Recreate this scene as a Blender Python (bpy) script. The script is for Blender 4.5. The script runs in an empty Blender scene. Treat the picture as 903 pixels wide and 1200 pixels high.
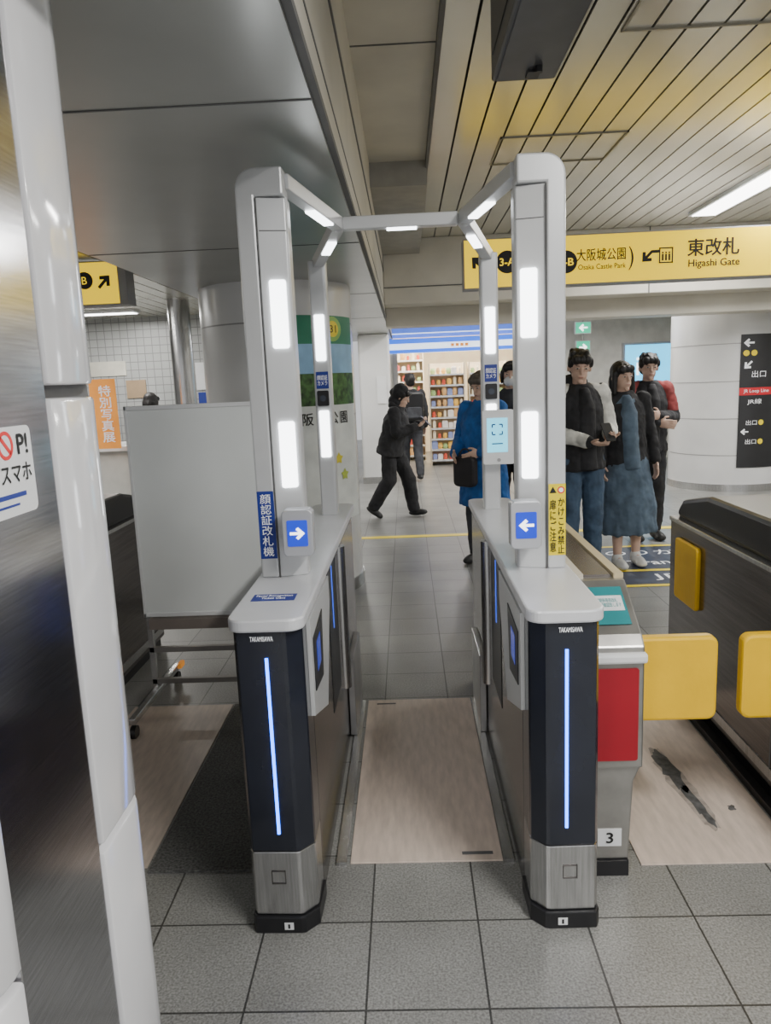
import bpy, bmesh, math, random
from mathutils import Vector, Matrix
random.seed(7)
S=bpy.context.scene; C=S.collection
PI=math.pi
V=Vector
# ------------------------------------------------------------------ camera
F=870.0; CAM=V((0,0,1.53))
a=math.radians(1.9); p=math.radians(10.0); r=0.042
F0=V((-math.sin(a)*math.cos(p), math.cos(a)*math.cos(p), -math.sin(p)))
R0=V((math.cos(a), math.sin(a),0)); U0=R0.cross(F0)
Rt=R0*math.cos(r)-U0*math.sin(r); Up=U0*math.cos(r)+R0*math.sin(r)
cd=bpy.data.cameras.new('camera'); cam=bpy.data.objects.new('camera',cd); C.objects.link(cam)
m=Matrix((Rt,Up,-F0)).transposed().to_4x4(); m.translation=CAM; cam.matrix_world=m
cd.sensor_fit='VERTICAL'; cd.sensor_height=36; cd.lens=F/1200*36; cd.clip_start=.02
S.camera=cam
def ray(px,py): return F0+Rt*((px-451.5)/F)+Up*((600-py)/F)
def onY(px,py,Y): d=ray(px,py); return CAM+d*(Y/d.y)
def onZ(px,py,Z=0): d=ray(px,py); return CAM+d*((Z-CAM.z)/d.z)
def onX(px,py,X): d=ray(px,py); return CAM+d*(X/d.x)
# ------------------------------------------------------------------ materials
MC={}
def M(name,col,rough=.5,metal=0,emit=0,ecol=None,noise=.06,nscale=6,bump=0,bscale=60,stretch=None,coat=0):
    if name in MC: return MC[name]
    mt=bpy.data.materials.new(name); mt.use_nodes=True; nt=mt.node_tree; b=nt.nodes['Principled BSDF']
    L=nt.links
    b.inputs['Roughness'].default_value=rough; b.inputs['Metallic'].default_value=metal
    if coat: b.inputs['Coat Weight'].default_value=coat; b.inputs['Coat Roughness'].default_value=.08
    tc=nt.nodes.new('ShaderNodeTexCoord'); mp=nt.nodes.new('ShaderNodeMapping')
    if stretch: mp.inputs['Scale'].default_value=stretch
    L.new(tc.outputs['Object'],mp.inputs['Vector'])
    n=nt.nodes.new('ShaderNodeTexNoise'); n.inputs['Scale'].default_value=nscale; n.inputs['Detail'].default_value=4
    L.new(mp.outputs[0],n.inputs['Vector'])
    cr=nt.nodes.new('ShaderNodeValToRGB')
    c0=[max(0,c*(1-noise*2)) for c in col[:3]]+[1]; c1=[min(1,c*(1+noise*2)) for c in col[:3]]+[1]
    cr.color_ramp.elements[0].color=c0; cr.color_ramp.elements[1].color=c1
    cr.color_ramp.elements[0].position=.3; cr.color_ramp.elements[1].position=.7
    L.new(n.outputs['Fac'],cr.inputs[0]); L.new(cr.outputs[0],b.inputs['Base Color'])
    if emit:
        b.inputs['Emission Color'].default_value=list(ecol or col)[:3]+[1]; b.inputs['Emission Strength'].default_value=emit
    if bump:
        n2=nt.nodes.new('ShaderNodeTexNoise'); n2.inputs['Scale'].default_value=bscale
        L.new(mp.outputs[0],n2.inputs['Vector'])
        bp=nt.nodes.new('ShaderNodeBump'); bp.inputs['Strength'].default_value=bump; bp.inputs['Distance'].default_value=.02
        L.new(n2.outputs['Fac'],bp.inputs['Height']); L.new(bp.outputs[0],b.inputs['Normal'])
    MC[name]=mt; return mt
def tile_mat():
    mt=bpy.data.materials.new('floor_tiles'); mt.use_nodes=True; nt=mt.node_tree; b=nt.nodes['Principled BSDF']; L=nt.links
    tc=nt.nodes.new('ShaderNodeTexCoord'); mp=nt.nodes.new('ShaderNodeMapping')
    mp.inputs['Location'].default_value=(.1525+.305*20,-1.59+.305*20,0)
    L.new(tc.outputs['Object'],mp.inputs['Vector'])
    br=nt.nodes.new('ShaderNodeTexBrick'); br.offset=0; br.squash=1
    br.inputs['Scale'].default_value=1; br.inputs['Brick Width'].default_value=.305; br.inputs['Row Height'].default_value=.305
    br.inputs['Mortar Size'].default_value=.003; br.inputs['Mortar Smooth'].default_value=.1; br.inputs['Bias'].default_value=-.2
    br.inputs['Color1'].default_value=(.25,.25,.238,1); br.inputs['Color2'].default_value=(.20,.20,.192,1); br.inputs['Mortar'].default_value=(.05,.05,.048,1)
    L.new(mp.outputs[0],br.inputs['Vector'])
    n=nt.nodes.new('ShaderNodeTexNoise'); n.inputs['Scale'].default_value=160; n.inputs['Detail'].default_value=5; L.new(tc.outputs['Object'],n.inputs['Vector'])
    n2=nt.nodes.new('ShaderNodeTexNoise'); n2.inputs['Scale'].default_value=2.2; n2.inputs['Detail'].default_value=5; L.new(tc.outputs['Object'],n2.inputs['Vector'])
    mr=nt.nodes.new('ShaderNodeMapRange'); mr.inputs[1].default_value=.35; mr.inputs[2].default_value=.65; mr.inputs[3].default_value=.65; mr.inputs[4].default_value=1.33; L.new(n.outputs['Fac'],mr.inputs[0])
    mr2=nt.nodes.new('ShaderNodeMapRange'); mr2.inputs[1].default_value=.3; mr2.inputs[2].default_value=.7; mr2.inputs[3].default_value=.78; mr2.inputs[4].default_value=1.12; L.new(n2.outputs['Fac'],mr2.inputs[0])
    mu=nt.nodes.new('ShaderNodeMath'); mu.operation='MULTIPLY'; L.new(mr.outputs[0],mu.inputs[0]); L.new(mr2.outputs[0],mu.inputs[1])
    mx=nt.nodes.new('ShaderNodeVectorMath'); mx.operation='SCALE'; L.new(br.outputs['Color'],mx.inputs[0]); L.new(mu.outputs[0],mx.inputs['Scale'])
    L.new(mx.outputs[0],b.inputs['Base Color'])
    b.inputs['Roughness'].default_value=.34
    bp=nt.nodes.new('ShaderNodeBump'); bp.inputs['Strength'].default_value=.3; bp.inputs['Distance'].default_value=.003; bp.invert=True
    L.new(br.outputs['Fac'],bp.inputs['Height']); L.new(bp.outputs[0],b.inputs['Normal'])
    return mt
def mosaic_mat(name,col,grout,sz):
    mt=bpy.data.materials.new(name); mt.use_nodes=True; nt=mt.node_tree; b=nt.nodes['Principled BSDF']; L=nt.links
    tc=nt.nodes.new('ShaderNodeTexCoord'); sp=nt.nodes.new('ShaderNodeSeparateXYZ'); cb=nt.nodes.new('ShaderNodeCombineXYZ')
    L.new(tc.outputs['Object'],sp.inputs[0]); ad=nt.nodes.new('ShaderNodeMath'); L.new(sp.outputs[0],ad.inputs[0]); L.new(sp.outputs[1],ad.inputs[1])
    L.new(ad.outputs[0],cb.inputs[0]); L.new(sp.outputs[2],cb.inputs[1])
    br=nt.nodes.new('ShaderNodeTexBrick'); br.offset=0; br.inputs['Scale'].default_value=1
    br.inputs['Brick Width'].default_value=sz; br.inputs['Row Height'].default_value=sz; br.inputs['Mortar Size'].default_value=sz*.05
    br.inputs['Color1'].default_value=col; br.inputs['Color2'].default_value=[c*.92 for c in col[:3]]+[1]; br.inputs['Mortar'].default_value=grout
    L.new(cb.outputs[0],br.inputs['Vector']); L.new(br.outputs['Color'],b.inputs['Base Color']); b.inputs['Roughness'].default_value=.3
    return mt
white=M('gate_white_paint',(.60,.61,.62),.32,.25,noise=.02)
bezel=M('display_grey',(.46,.47,.50),.35,.2,noise=.02)
whitep=M('white_plastic',(.74,.75,.76),.35,noise=.02)
deckm=M('deck_grey',(.68,.69,.72),.3,.15,noise=.02)
navy=M('navy_gloss',(.015,.018,.028),.25,.1,noise=.1,coat=.4)
dsteel=M('dark_steel',(.17,.155,.15),.20,.85,noise=.12,nscale=3,stretch=(1,1,30))
steel=M('brushed_steel',(.55,.55,.55),.24,.95,noise=.08,nscale=8,stretch=(20,20,1))
steelg=M('stainless_panel',(.52,.52,.54),.16,1,noise=.08,nscale=10,stretch=(1,1,25))
black=M('black_plastic',(.012,.012,.014),.35,noise=.1)
rubber=M('mat_rubber',(.11,.11,.105),.75,noise=.3,nscale=120,bump=.4,bscale=150)
led=M('white_led',(1,1,1),.5,emit=7,ecol=(.93,.97,1))
ledb=M('blue_led',(.02,.1,.9),.4,emit=9,ecol=(.02,.16,1))
blues=M('blue_screen',(.01,.03,.35),.2,emit=1.1,ecol=(.01,.04,.6))
bluel=M('blue_sticker',(.015,.035,.27),.4,noise=.03)
cyan=M('cyan_screen',(.1,.6,.8),.3,emit=1.3,ecol=(.22,.72,.98))
wt=M('white_lettering',(.85,.86,.88),.5,emit=.25,noise=.01)
wtg=M('white_glow_lettering',(1,1,1),.5,emit=2.5,noise=.01)
bk=M('black_lettering',(.01,.01,.01),.5,noise=.01)
yel=M('yellow_sign_face',(.95,.68,.0),.4,emit=.95,ecol=(1,.67,.0),noise=.01)
yels=M('yellow_sticker',(.9,.70,.005),.4,noise=.02)
yelp=M('yellow_pad',(.88,.53,.005),.4,noise=.03,bump=.05)
red=M('red_panel',(.33,.008,.02),.3,noise=.03)
redl=M('red_lettering',(.75,.03,.03),.4,noise=.02)
teal=M('teal_label',(.02,.22,.24),.4,noise=.03)
beige=M('beige_floor_panel',(.61,.51,.435),.42,noise=.06,nscale=9,stretch=(5,1,1))
beamw=M('beam_beige',(.62,.59,.51),.5,noise=.05,nscale=2)
grecess=M('grey_recess',(.33,.32,.29),.6,noise=.06)
soff=M('soffit_metal',(.37,.375,.355),.28,.45,noise=.06,nscale=1.5)
slat=M('ceiling_slat',(.69,.67,.59),.24,.5,noise=.04,nscale=1)
slatd=M('ceiling_gap',(.05,.05,.05),.8)
ceram=M('white_ceramic',(.68,.68,.70),.1,0,noise=.03,nscale=3,coat=.6)
pilw=M('pillar_white',(.68,.68,.68),.25,noise=.03,nscale=2)
seamd=M('seam_dark',(.12,.12,.12),.6)
wallw=M('wall_white',(.60,.59,.55),.6,noise=.05)
wallg=M('wall_grey',(.35,.35,.36),.6,noise=.05)
orange=M('orange_cloth',(.9,.32,.05),.7,noise=.08,emit=.3,ecol=(1,.38,.06))  # emission brightens the banner colour; the cloth itself is no light source
# ------------------------------------------------------------------ geometry helpers
ORG={}
def box(bm,x0,x1,y0,y1,z0,z1):
    v=[bm.verts.new((x,y,z)) for z in(z0,z1) for y in(y0,y1) for x in(x0,x1)]
    for f in((0,1,3,2),(4,6,7,5),(0,4,5,1),(2,3,7,6),(0,2,6,4),(1,5,7,3)): bm.faces.new([v[i] for i in f])
def prism(bm,pts,a0,a1,axis='z'):
    def mk(q,t):
        if axis=='z': return (q[0],q[1],t)
        if axis=='y': return (q[0],t,q[1])
        return (t,q[0],q[1])
    A=[bm.verts.new(mk(q,a0)) for q in pts]; B=[bm.verts.new(mk(q,a1)) for q in pts]
    n=len(pts); bm.faces.new(A); bm.faces.new(B[::-1])
    for i in range(n): bm.faces.new((A[i],B[i],B[(i+1)%n],A[(i+1)%n]))
def rr(x0,x1,y0,y1,r,n=5):
    if not isinstance(r,(list,tuple)): r=[r]*4
    cs=[(x1,y0,-90,r[1],-1,1),(x1,y1,0,r[2],-1,-1),(x0,y1,90,r[3],1,-1),(x0,y0,180,r[0],1,1)]
    out=[]
    for (x,y,a0,rad,sx,sy) in cs:
        if rad<=0: out.append((x,y)); continue
        cx,cy=x+sx*rad,y+sy*rad
        for i in range(n+1):
            t=math.radians(a0+90*i/n); out.append((cx+rad*math.cos(t),cy+rad*math.sin(t)))
    return out
def cone(bm,p0,p1,r0,r1=None,n=14):
    r1=r0 if r1 is None else r1
    p0,p1=V(p0),V(p1); d=p1-p0
    if d.length<1e-6: return
    q=d.to_track_quat('Z','Y').to_matrix().to_4x4(); q.translation=(p0+p1)/2
    bmesh.ops.create_cone(bm,cap_ends=True,segments=n,radius1=r0,radius2=r1,depth=d.length,matrix=q)
def ball(bm,c,rad,R=None,n=12):
    if not isinstance(rad,(list,tuple)): rad=(rad,)*3
    Mx=Matrix.Translation(V(c))@(R.to_4x4() if R else Matrix.Identity(4))@Matrix.Diagonal((*rad,1))
    bmesh.ops.create_uvsphere(bm,u_segments=n+4,v_segments=n,radius=1,matrix=Mx)
def cap(bm,p0,p1,r0,r1): cone(bm,p0,p1,r0,r1); ball(bm,p0,r0,n=10); ball(bm,p1,r1,n=10)
def obeam(bm,p0,p1,w,h):
    p0,p1=V(p0),V(p1); d=(p1-p0).normalized(); s=d.cross(V((0,0,1))).normalized(); u=s.cross(d)
    v=[bm.verts.new(q+s*(w/2*i)+u*(h/2*j)) for q in(p0,p1) for (i,j) in((-1,-1),(1,-1),(1,1),(-1,1))]
    bm.faces.new(v[:4]); bm.faces.new(v[4:][::-1])
    for i in range(4): bm.faces.new((v[i],v[4+i],v[4+(i+1)%4],v[(i+1)%4]))
def obox(bm,c,R,U,w,h,t):
    c,R,U=V(c),V(R).normalized(),V(U).normalized(); N=R.cross(U)
    v=[bm.verts.new(c+R*(w/2*i)+U*(h/2*j)+N*k) for k in(0,t) for (i,j) in((-1,-1),(1,-1),(1,1),(-1,1))]
    bm.faces.new(v[:4]); bm.faces.new(v[4:][::-1])
    for i in range(4): bm.faces.new((v[i],v[4+i],v[4+(i+1)%4],v[(i+1)%4]))
def ofan(bm,c,R,U,pts,t):
    c,R,U=V(c),V(R).normalized(),V(U).normalized(); N=R.cross(U)
    A=[bm.verts.new(c+R*x+U*y) for x,y in pts]; B=[bm.verts.new(c+R*x+U*y+N*t) for x,y in pts]
    n=len(pts); bm.faces.new(A[::-1]); bm.faces.new(B)
    for i in range(n): bm.faces.new((A[i],A[(i+1)%n],B[(i+1)%n],B[i]))
def fin(name,bm,mat,parent=None,smooth=False,bevel=0,label=None,cat=None,group=None,kind=None,recalc=True,mods=None,org=None):
    if recalc: bmesh.ops.recalc_face_normals(bm,faces=bm.faces)
    me=bpy.data.meshes.new(name)
    if parent is not None: o0=ORG.get(parent.name,V((0,0,0)))
    elif kind=='structure': o0=V((0,0,0))
    elif org is not None: o0=V(org)
    else:
        xs=[v.co.x for v in bm.verts]; ys=[v.co.y for v in bm.verts]; zs=[v.co.z for v in bm.verts]
        o0=V(((min(xs)+max(xs))/2,(min(ys)+max(ys))/2,min(zs)))
    bmesh.ops.translate(bm,verts=bm.verts,vec=-o0)
    bm.to_mesh(me); bm.free()
    if smooth:
        for f in me.polygons: f.use_smooth=True
    me.materials.append(mat)
    o=bpy.data.objects.new(name,me); C.objects.link(o)
    if parent is not None: o.parent=parent
    else: o.location=o0
    ORG[o.name]=o0
    if bevel:
        b=o.modifiers.new('bevel','BEVEL'); b.width=bevel; b.segments=2; b.limit_method='ANGLE'; b.angle_limit=.6
    if smooth and not mods:
        e=o.modifiers.new('split','EDGE_SPLIT'); e.split_angle=.7
    if mods:
        mm=o.modifiers.new('remesh','REMESH'); mm.mode='VOXEL'; mm.voxel_size=mods[0]; mm.use_smooth_shade=True
        sm=o.modifiers.new('smooth','SMOOTH'); sm.factor=.5; sm.iterations=mods[1]
        if len(mods)>2:
            tx=bpy.data.textures.get('cloth_folds')
            if not tx:
                tx=bpy.data.textures.new('cloth_folds','CLOUDS'); tx.noise_scale=.085; tx.noise_depth=2
            dm=o.modifiers.new('folds','DISPLACE'); dm.texture=tx; dm.strength=mods[2]; dm.mid_level=.45; dm.texture_coords='LOCAL'
    if label: o['label']=label
    if cat: o['category']=cat
    if group: o['group']=group
    if kind: o['kind']=kind
    return o
def nb(): return bmesh.new()
def thing(name,label,cat,loc=(0,0,0),rz=0,group=None,local=False):
    o=bpy.data.objects.new(name,None); C.objects.link(o); o.location=loc; o.rotation_euler=(0,0,rz)
    o['label']=label; o['category']=cat; o.empty_display_size=.1
    if group: o['group']=group
    ORG[o.name]=V((0,0,0)) if local else V(loc)
    return o
def B(name,mat,parent,*dims,bevel=0,**k):
    bm=nb(); box(bm,*dims); return fin(name,bm,mat,parent,bevel=bevel,**k)
X_=V((1,0,0)); Y_=V((0,1,0)); Z_=V((0,0,1))
def plate(name,mat,parent,c,w,h,R=X_,U=Z_,t=.003,rad=0,**k):
    bm=nb()
    if rad: ofan(bm,c,R,U,rr(-w/2,w/2,-h/2,h/2,rad),t)
    else: obox(bm,c,R,U,w,h,t)
    return fin(name,bm,mat,parent,**k)
def txt(parent,body,c,w,h,mat,R=X_,U=Z_,t=.001,name='lettering',line=None,bold=0):
    cu=bpy.data.curves.new('t','FONT'); cu.body=body; cu.size=1; cu.align_x='CENTER'; cu.resolution_u=3
    if line: cu.space_line=line
    to=bpy.data.objects.new('t',cu); C.objects.link(to)
    dg=bpy.context.evaluated_depsgraph_get(); me=bpy.data.meshes.new_from_object(to.evaluated_get(dg))
    bpy.data.objects.remove(to); 
    if len(me.vertices)==0: print('EMPTY TEXT',body); return None
    bm=nb()
    for (ox,oy) in (((0,0),) if not bold else ((0,0),(bold,0),(-bold,0),(0,bold*.7),(0,-bold*.7))):
        n0=len(bm.verts); bm.from_mesh(me); bm.verts.ensure_lookup_table()
        for v in bm.verts[n0:]: v.co.x+=ox; v.co.y+=oy; v.co.z=(ox+oy*2)*.0  
    xs=[v.co.x for v in bm.verts]; ys=[v.co.y for v in bm.verts]
    cx,cy=(min(xs)+max(xs))/2,(min(ys)+max(ys))/2
    sy=h/max(1e-6,max(ys)-min(ys)); sx=w/max(1e-6,max(xs)-min(xs)) if w else sy
    R,U=V(R).normalized(),V(U).normalized(); N=R.cross(U); c=V(c)
    k=max(1,len(bm.verts)//(5 if bold else 1))
    for i,v in enumerate(bm.verts): v.co=c+R*((v.co.x-cx)*sx)+U*((v.co.y-cy)*sy)+N*(t+(i//k)*.00006)
    return fin(name,bm,mat,parent,recalc=False)
def arrow(parent,c,s,ang,mat,R=X_,U=Z_,t=.002,name='arrow',hook=False):
    pts=[(.5,0),(.05,.42),(-.1,.28),(.1,.09),(-.5,.09),(-.5,-.09),(.1,-.09),(-.1,-.28),(.05,-.42)]
    if hook: pts=[(.5,0),(.05,.42),(-.1,.28),(.1,.09),(-.34,.09),(-.66,.40),(-.79,.27),(-.42,-.09),(.1,-.09),(-.1,-.28),(.05,-.42)]
    ca,sa=math.cos(ang),math.sin(ang)
    pts=[((x*ca-y*sa)*s,(x*sa+y*ca)*s) for x,y in pts]
    bm=nb(); ofan(bm,c,R,U,pts,t); return fin(name,bm,mat,parent)
def circ(rad,n=24,a0=0): return [(rad*math.cos(a0+2*PI*i/n),rad*math.sin(a0+2*PI*i/n)) for i in range(n)]
def disc(name,mat,parent,c,rad,R=X_,U=Z_,t=.002):
    bm=nb(); ofan(bm,c,R,U,circ(rad),t); return fin(name,bm,mat,parent)
def area(name,loc,sx,sy,power,col=(1,.98,.94),rot=(0,0,0)):
    l=bpy.data.lights.new(name,'AREA'); l.shape='RECTANGLE'; l.size=sx; l.size_y=sy; l.energy=power; l.color=col
    o=bpy.data.objects.new(name,l); C.objects.link(o); o.location=loc; o.rotation_euler=rot
# ------------------------------------------------------------------ setting
bm=nb(); box(bm,-8,8,-3,20,-.1,0); fl=fin('floor',bm,tile_mat(),kind='structure')
ZC=3.0; ZS=2.22; ZL=2.45; XE=-.205; XL=-1.58
bm=nb(); x=.21
while x<7.9: box(bm,x,x+.142,-2,13.2,ZC,ZC+.012); x+=.155
cl=fin('ceiling',bm,slat,kind='structure')
bm=nb(); box(bm,.2,8,-2,13.3,ZC+.03,ZC+.06); fin('ceiling_backing',bm,slatd,cl)
bm=nb(); x=-8
while x<XL-.1: box(bm,x,x+.142,-2,9.6,ZL,ZL+.012); x+=.155
fin('ceiling_slats',bm,slat,cl)
bm=nb(); box(bm,-8,XL,-2,9.6,ZL+.03,ZL+.06); fin('ceiling_backing',bm,slatd,cl)
# soffit
bm=nb(); box(bm,XL,XE,-2,13.1,ZS,3.1); t1=fin('trim_1',bm,soff,kind='structure')
bm=nb()
for y in (1.97,3.9,6.1,8.4): box(bm,XL,XE,y-.004,y+.004,ZS-.002,ZS+.003)
fin('panel_joint',bm,seamd,t1)
bm=nb(); box(bm,XE,XE+.02,-2,13.1,ZS+.01,ZS+.03); box(bm,XE,XE+.015,-2,13.1,ZS+.13,ZS+.14); box(bm,XE,XE+.018,-2,13.1,ZS+.45,ZS+.47); fin('edge_trim',bm,seamd,t1)
bm=nb(); box(bm,XE+.001,XE+.013,-2,13.1,ZS+.03,3.0); fin('side_panel',bm,beamw,t1)
bm=nb(); box(bm,XE+.013,.2,-2,5.4,3.0,3.06); t2=fin('trim_2',bm,beamw,kind='structure')
bm=nb(); box(bm,XE+.013,.2,5.4,13.1,2.84,3.06); fin('lower_panel',bm,grecess,t2)
bm=nb()
for y in (1.6,3.6): box(bm,XE+.013,.2,y,y+.01,2.997,3.0)
box(bm,.19,.21,-2,13.1,2.95,3.0)
fin('panel_joint',bm,seamd,t2)
# transverse beams right
bm=nb(); box(bm,XE+.013,8,8.2,8.6,2.33,3.0); box(bm,XE+.013,8,8.6,9.0,2.13,3.0); t3=fin('trim_3',bm,beamw,kind='structure',bevel=.01)
bm=nb(); box(bm,XE+.013,8,8.19,8.2,2.5,2.51); 
for xx in (1.2,2.6,4.0,5.4): box(bm,xx,xx+.012,8.195,8.2,2.33,3.0)
fin('panel_joint',bm,seamd,t3)
bm=nb(); box(bm,XE+.013,8,11.8,12.4,2.55,3.0); fin('trim_4',bm,beamw,kind='structure',bevel=.01)
# walls
bm=nb(); box(bm,2.42,8,13.2,13.4,0,3.1); fin('wall_back',bm,wallw,kind='structure')
bm=nb(); box(bm,7.9,8.1,-2,13.4,0,3.1); fin('wall_right',bm,wallw,kind='structure')
bm=nb(); box(bm,-8,-1.0,9.6,9.8,0,3.1); fin('wall_left',bm,mosaic_mat('mosaic_wall',(.40,.41,.40,1),(.2,.2,.2,1),.1),kind='structure')
bm=nb(); box(bm,-8.1,-8,-2,9.8,0,3.1); fin('wall_far_left',bm,wallg,kind='structure')
bm=nb(); box(bm,-1.0,-.9,9.8,13.4,0,2.6); fin('wall_side',bm,wallw,kind='structure')
# ------------------------------------------------------------------ ceiling lamps
def lamp(x,y0,y1,z,label,power,w=.22,wide=None):
    x0,x1=(x-w/2,x+w/2) if not wide else (x-wide/2,x+wide/2)
    t=thing('ceiling_lamp',label,'ceiling lamp',(x,(y0+y1)/2,z))
    B('lamp_housing',whitep,t,x0-.03,x1+.03,y0-.03,y1+.03,z-.03,z,bevel=.004)
    B('diffuser',M('lamp_glow',(1,1,1),.5,emit=9,ecol=(1,.98,.93)),t,x0,x1,y0,y1,z-.036,z-.03)
    area('lamp_light',(x,(y0+y1)/2,z-.05),x1-x0,y1-y0,power)
lamp(2.92,5.9,7.6,ZC,'long bright ceiling lamp above the yellow overhead sign at right',105)
lamp(2.92,9.6,11.2,ZC,'long ceiling lamp beyond the beam behind the yellow sign',60)
lamp(.9,9.6,11.2,ZC,'added ceiling lamp brightening the middle of the far concourse',60)  # extra lamp, added to lift the dark area behind the people
lamp(1.45,-.8,.9,ZC,'ceiling lamp behind the camera over the right gate lane',130)
lamp(4.9,2.4,3.9,ZC,'ceiling lamp far to the right of the hanging dark box',90)
lamp(5.6,6.0,7.6,ZC,'ceiling lamp far right over the concourse',70)
lamp(-4.2,5.2,7.2,ZL,'ceiling lamp left of the steel column near the small yellow sign',85)
c=onZ(127,369,ZL-.04); lamp(c.x,c.y-.08,c.y+.08,ZL,'bright tube lamp seen below the small yellow sign',35,wide=.62)
lamp(-.9,-1.6,-.4,ZS,'ceiling lamp in the grey soffit behind the camera',50)
lamp(-.9,9.2,10.6,ZS,'ceiling lamp in the far end of the grey soffit',40)
# ------------------------------------------------------------------ foreground pillar
pt=thing('pillar','stainless steel clad pillar with glossy white rounded corner blocks at left foreground','pillar',(-.825,1.015,0))
segs=[(0,.785),(.80,1.525),(1.545,2.215)]
for z0,z1 in segs:
    for (cx,cy,sx,sy) in((-.62,1.22,1,1),(-.62,.81,1,-1),(-1.03,1.22,-1,1),(-1.03,.81,-1,-1)):
        ex=.13 if sy>0 else .02
        q=[(cx+sx*.1,cy-sy*ex)]+[(cx+sx*.1*math.cos(PI/2*i/8),cy+sy*.1*math.sin(PI/2*i/8)) for i in range(9)]+[(cx-sx*.06,cy+sy*.1),(cx-sx*.06,cy-sy*ex)]
        bm=nb(); prism(bm,q,z0,z1); fin('corner_block',bm,ceram,pt,bevel=.006,smooth=True)
B('core',seamd,pt,-1.1,-.55,.74,1.29,0,2.215)
B('steel_panel',steelg,pt,-.56,-.526,.832,1.088,0,2.215,bevel=.003)
B('steel_panel',steelg,pt,-.97,-.68,1.28,1.313,0,2.215,bevel=.003)
B('steel_panel',steelg,pt,-.97,-.68,.717,.75,0,2.215,bevel=.003)
sk=thing('sticker','white no-smartphone-while-walking sticker with red ban mark on the steel pillar','sticker',(-.525,.93,1.37))
yc=.925
plate('sheet',whitep,sk,(-.5258,yc,1.432),.2,.118,Y_,Z_,.001,rad=.01)
txt(sk,'ST',(-.5248,yc-.018,1.467),.036,.028,bk,Y_,Z_,bold=.02)
txt(sk,'P!',(-.5248,yc+.074,1.467),.028,.028,bk,Y_,Z_,bold=.02)
bm=nb(); ycc=yc+.032
for i in range(24):
    t0,t1_=2*PI*i/24,2*PI*(i+1)/24
    ofan(bm,(-.5246,ycc,1.467),Y_,Z_,[(.019*math.cos(t0),.019*math.sin(t0)),(.019*math.cos(t1_),.019*math.sin(t1_)),(.014*math.cos(t1_),.014*math.sin(t1_)),(.014*math.cos(t0),.014*math.sin(t0))],.0005)
ofan(bm,(-.5246,ycc,1.467),Y_,Z_,[(-.013,.009),(-.009,.013),(.013,-.009),(.009,-.013)],.0005)
fin('ban_mark',bm,redl,sk)
txt(sk,'ながらスマホ',(-.5248,yc+.01,1.43),.160,.027,bk,Y_,Z_,bold=.015)
B('blue_line',bluel,sk,-.5248,-.5240,yc-.09,yc+.07,1.397,1.403)
B('blue_line',bluel,sk,-.5248,-.5240,yc-.06,yc+.05,1.386,1.389)
# ------------------------------------------------------------------ floor panels
def pan(label,x0,x1,y0,y1,mat=beige,z=.006,cat='floor panel',name='floor_panel'):
    bm=nb(); box(bm,x0,x1,y0,y1,0,z); return fin(name,bm,mat,label=label,cat=cat,bevel=.001)
XC=.008
pan('worn beige floor panel between the two tall white gates',-.24+XC,.25+XC,2.157,3.39)
pan('beige floor panel left of the dark rubber mat, by the whiteboard stand',-1.38,-.895,2.157,3.39)
pan('beige floor panel with black scuffs in front of the yellow flaps',.685,1.19,2.12,3.39,z=.005)
pan('dark rubber mat beside the left white gate',-.885,-.52,2.13,3.39,rubber,.008,'mat','floor_mat')
for s,lb in((-1,'left'),(1,'right')):
    bm=nb(); x0,x1=sorted((XC+s*.252,XC+s*.285)); box(bm,x0,x1,2.15,3.38,0,.012)
    fin('floor_rail',bm,steel,label='thin metal floor rail along the %s edge of the beige lane panel'%lb,cat='rail')
bm=nb(); box(bm,.13,.23,2.185,2.20,.006,.0075); fin('floor_slot',bm,seamd,label='small dark metal slot at the front right corner of the lane panel',cat='slot')
bm=nb(); box(bm,-.19,-.10,3.34,3.35,.006,.0075); fin('floor_slot',bm,seamd,label='small dark metal slot at the far left corner of the lane panel',cat='slot')
def blob(bm,cx,cy,rx,ry,rot,n=22,k_=.35,z=.0062):
    pts=[]
    for i in range(n):
        t=2*PI*i/n; k=1+k_*random.uniform(-1,1)*(.4 if abs(math.cos(t))>.8 else 1)
        x,y=rx*k*math.cos(t),ry*k*math.sin(t); pts.append((cx+x*math.cos(rot)-y*math.sin(rot),cy+x*math.sin(rot)+y*math.cos(rot)))
    prism(bm,pts,.005,z)
a1=onZ(766,880); a2=onZ(838,972); a3=onZ(857,948)
scm=M('dark_scuff',(.10,.10,.10),.6,noise=.25,nscale=30); scl=M('soft_scuff',(.38,.33,.29),.5,noise=.15,nscale=30)
ro_=math.atan2(a2.y-a1.y,a2.x-a1.x)
bm=nb(); blob(bm,(a1.x+a2.x)/2,(a1.y+a2.y)/2,(a2-a1).length/2*1.08,.042,ro_,n=30,k_=.2,z=.0056); sf=fin('scuff_mark',bm,scl,label='long black scuff mark on the beige floor panel by yellow flaps',cat='scuff mark')
bm=nb(); blob(bm,a1.x*.7+a2.x*.3,a1.y*.7+a2.y*.3,(a2-a1).length/3.4,.030,ro_,n=26); fin('dark_smear',bm,scm,sf)
bm=nb(); blob(bm,a1.x*.25+a2.x*.75,a1.y*.25+a2.y*.75,(a2-a1).length/4,.017,ro_,n=26); fin('dark_smear',bm,scm,sf)
bm=nb(); blob(bm,a3.x,a3.y,.018,.012,1); fin('scuff_mark',bm,scm,label='tiny black spot on the beige panel right of the long scuff',cat='scuff mark')
bm=nb(); box(bm,-.85,4.5,7.17,7.27,0,.003); fin('floor_line',bm,yels,label='thin yellow line taped across the tiled concourse floor',cat='floor line')
dc=thing('floor_decal','dark blue and yellow floor sign with white letters near the waiting people','floor sign',(2.1,5.9,0))
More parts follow.
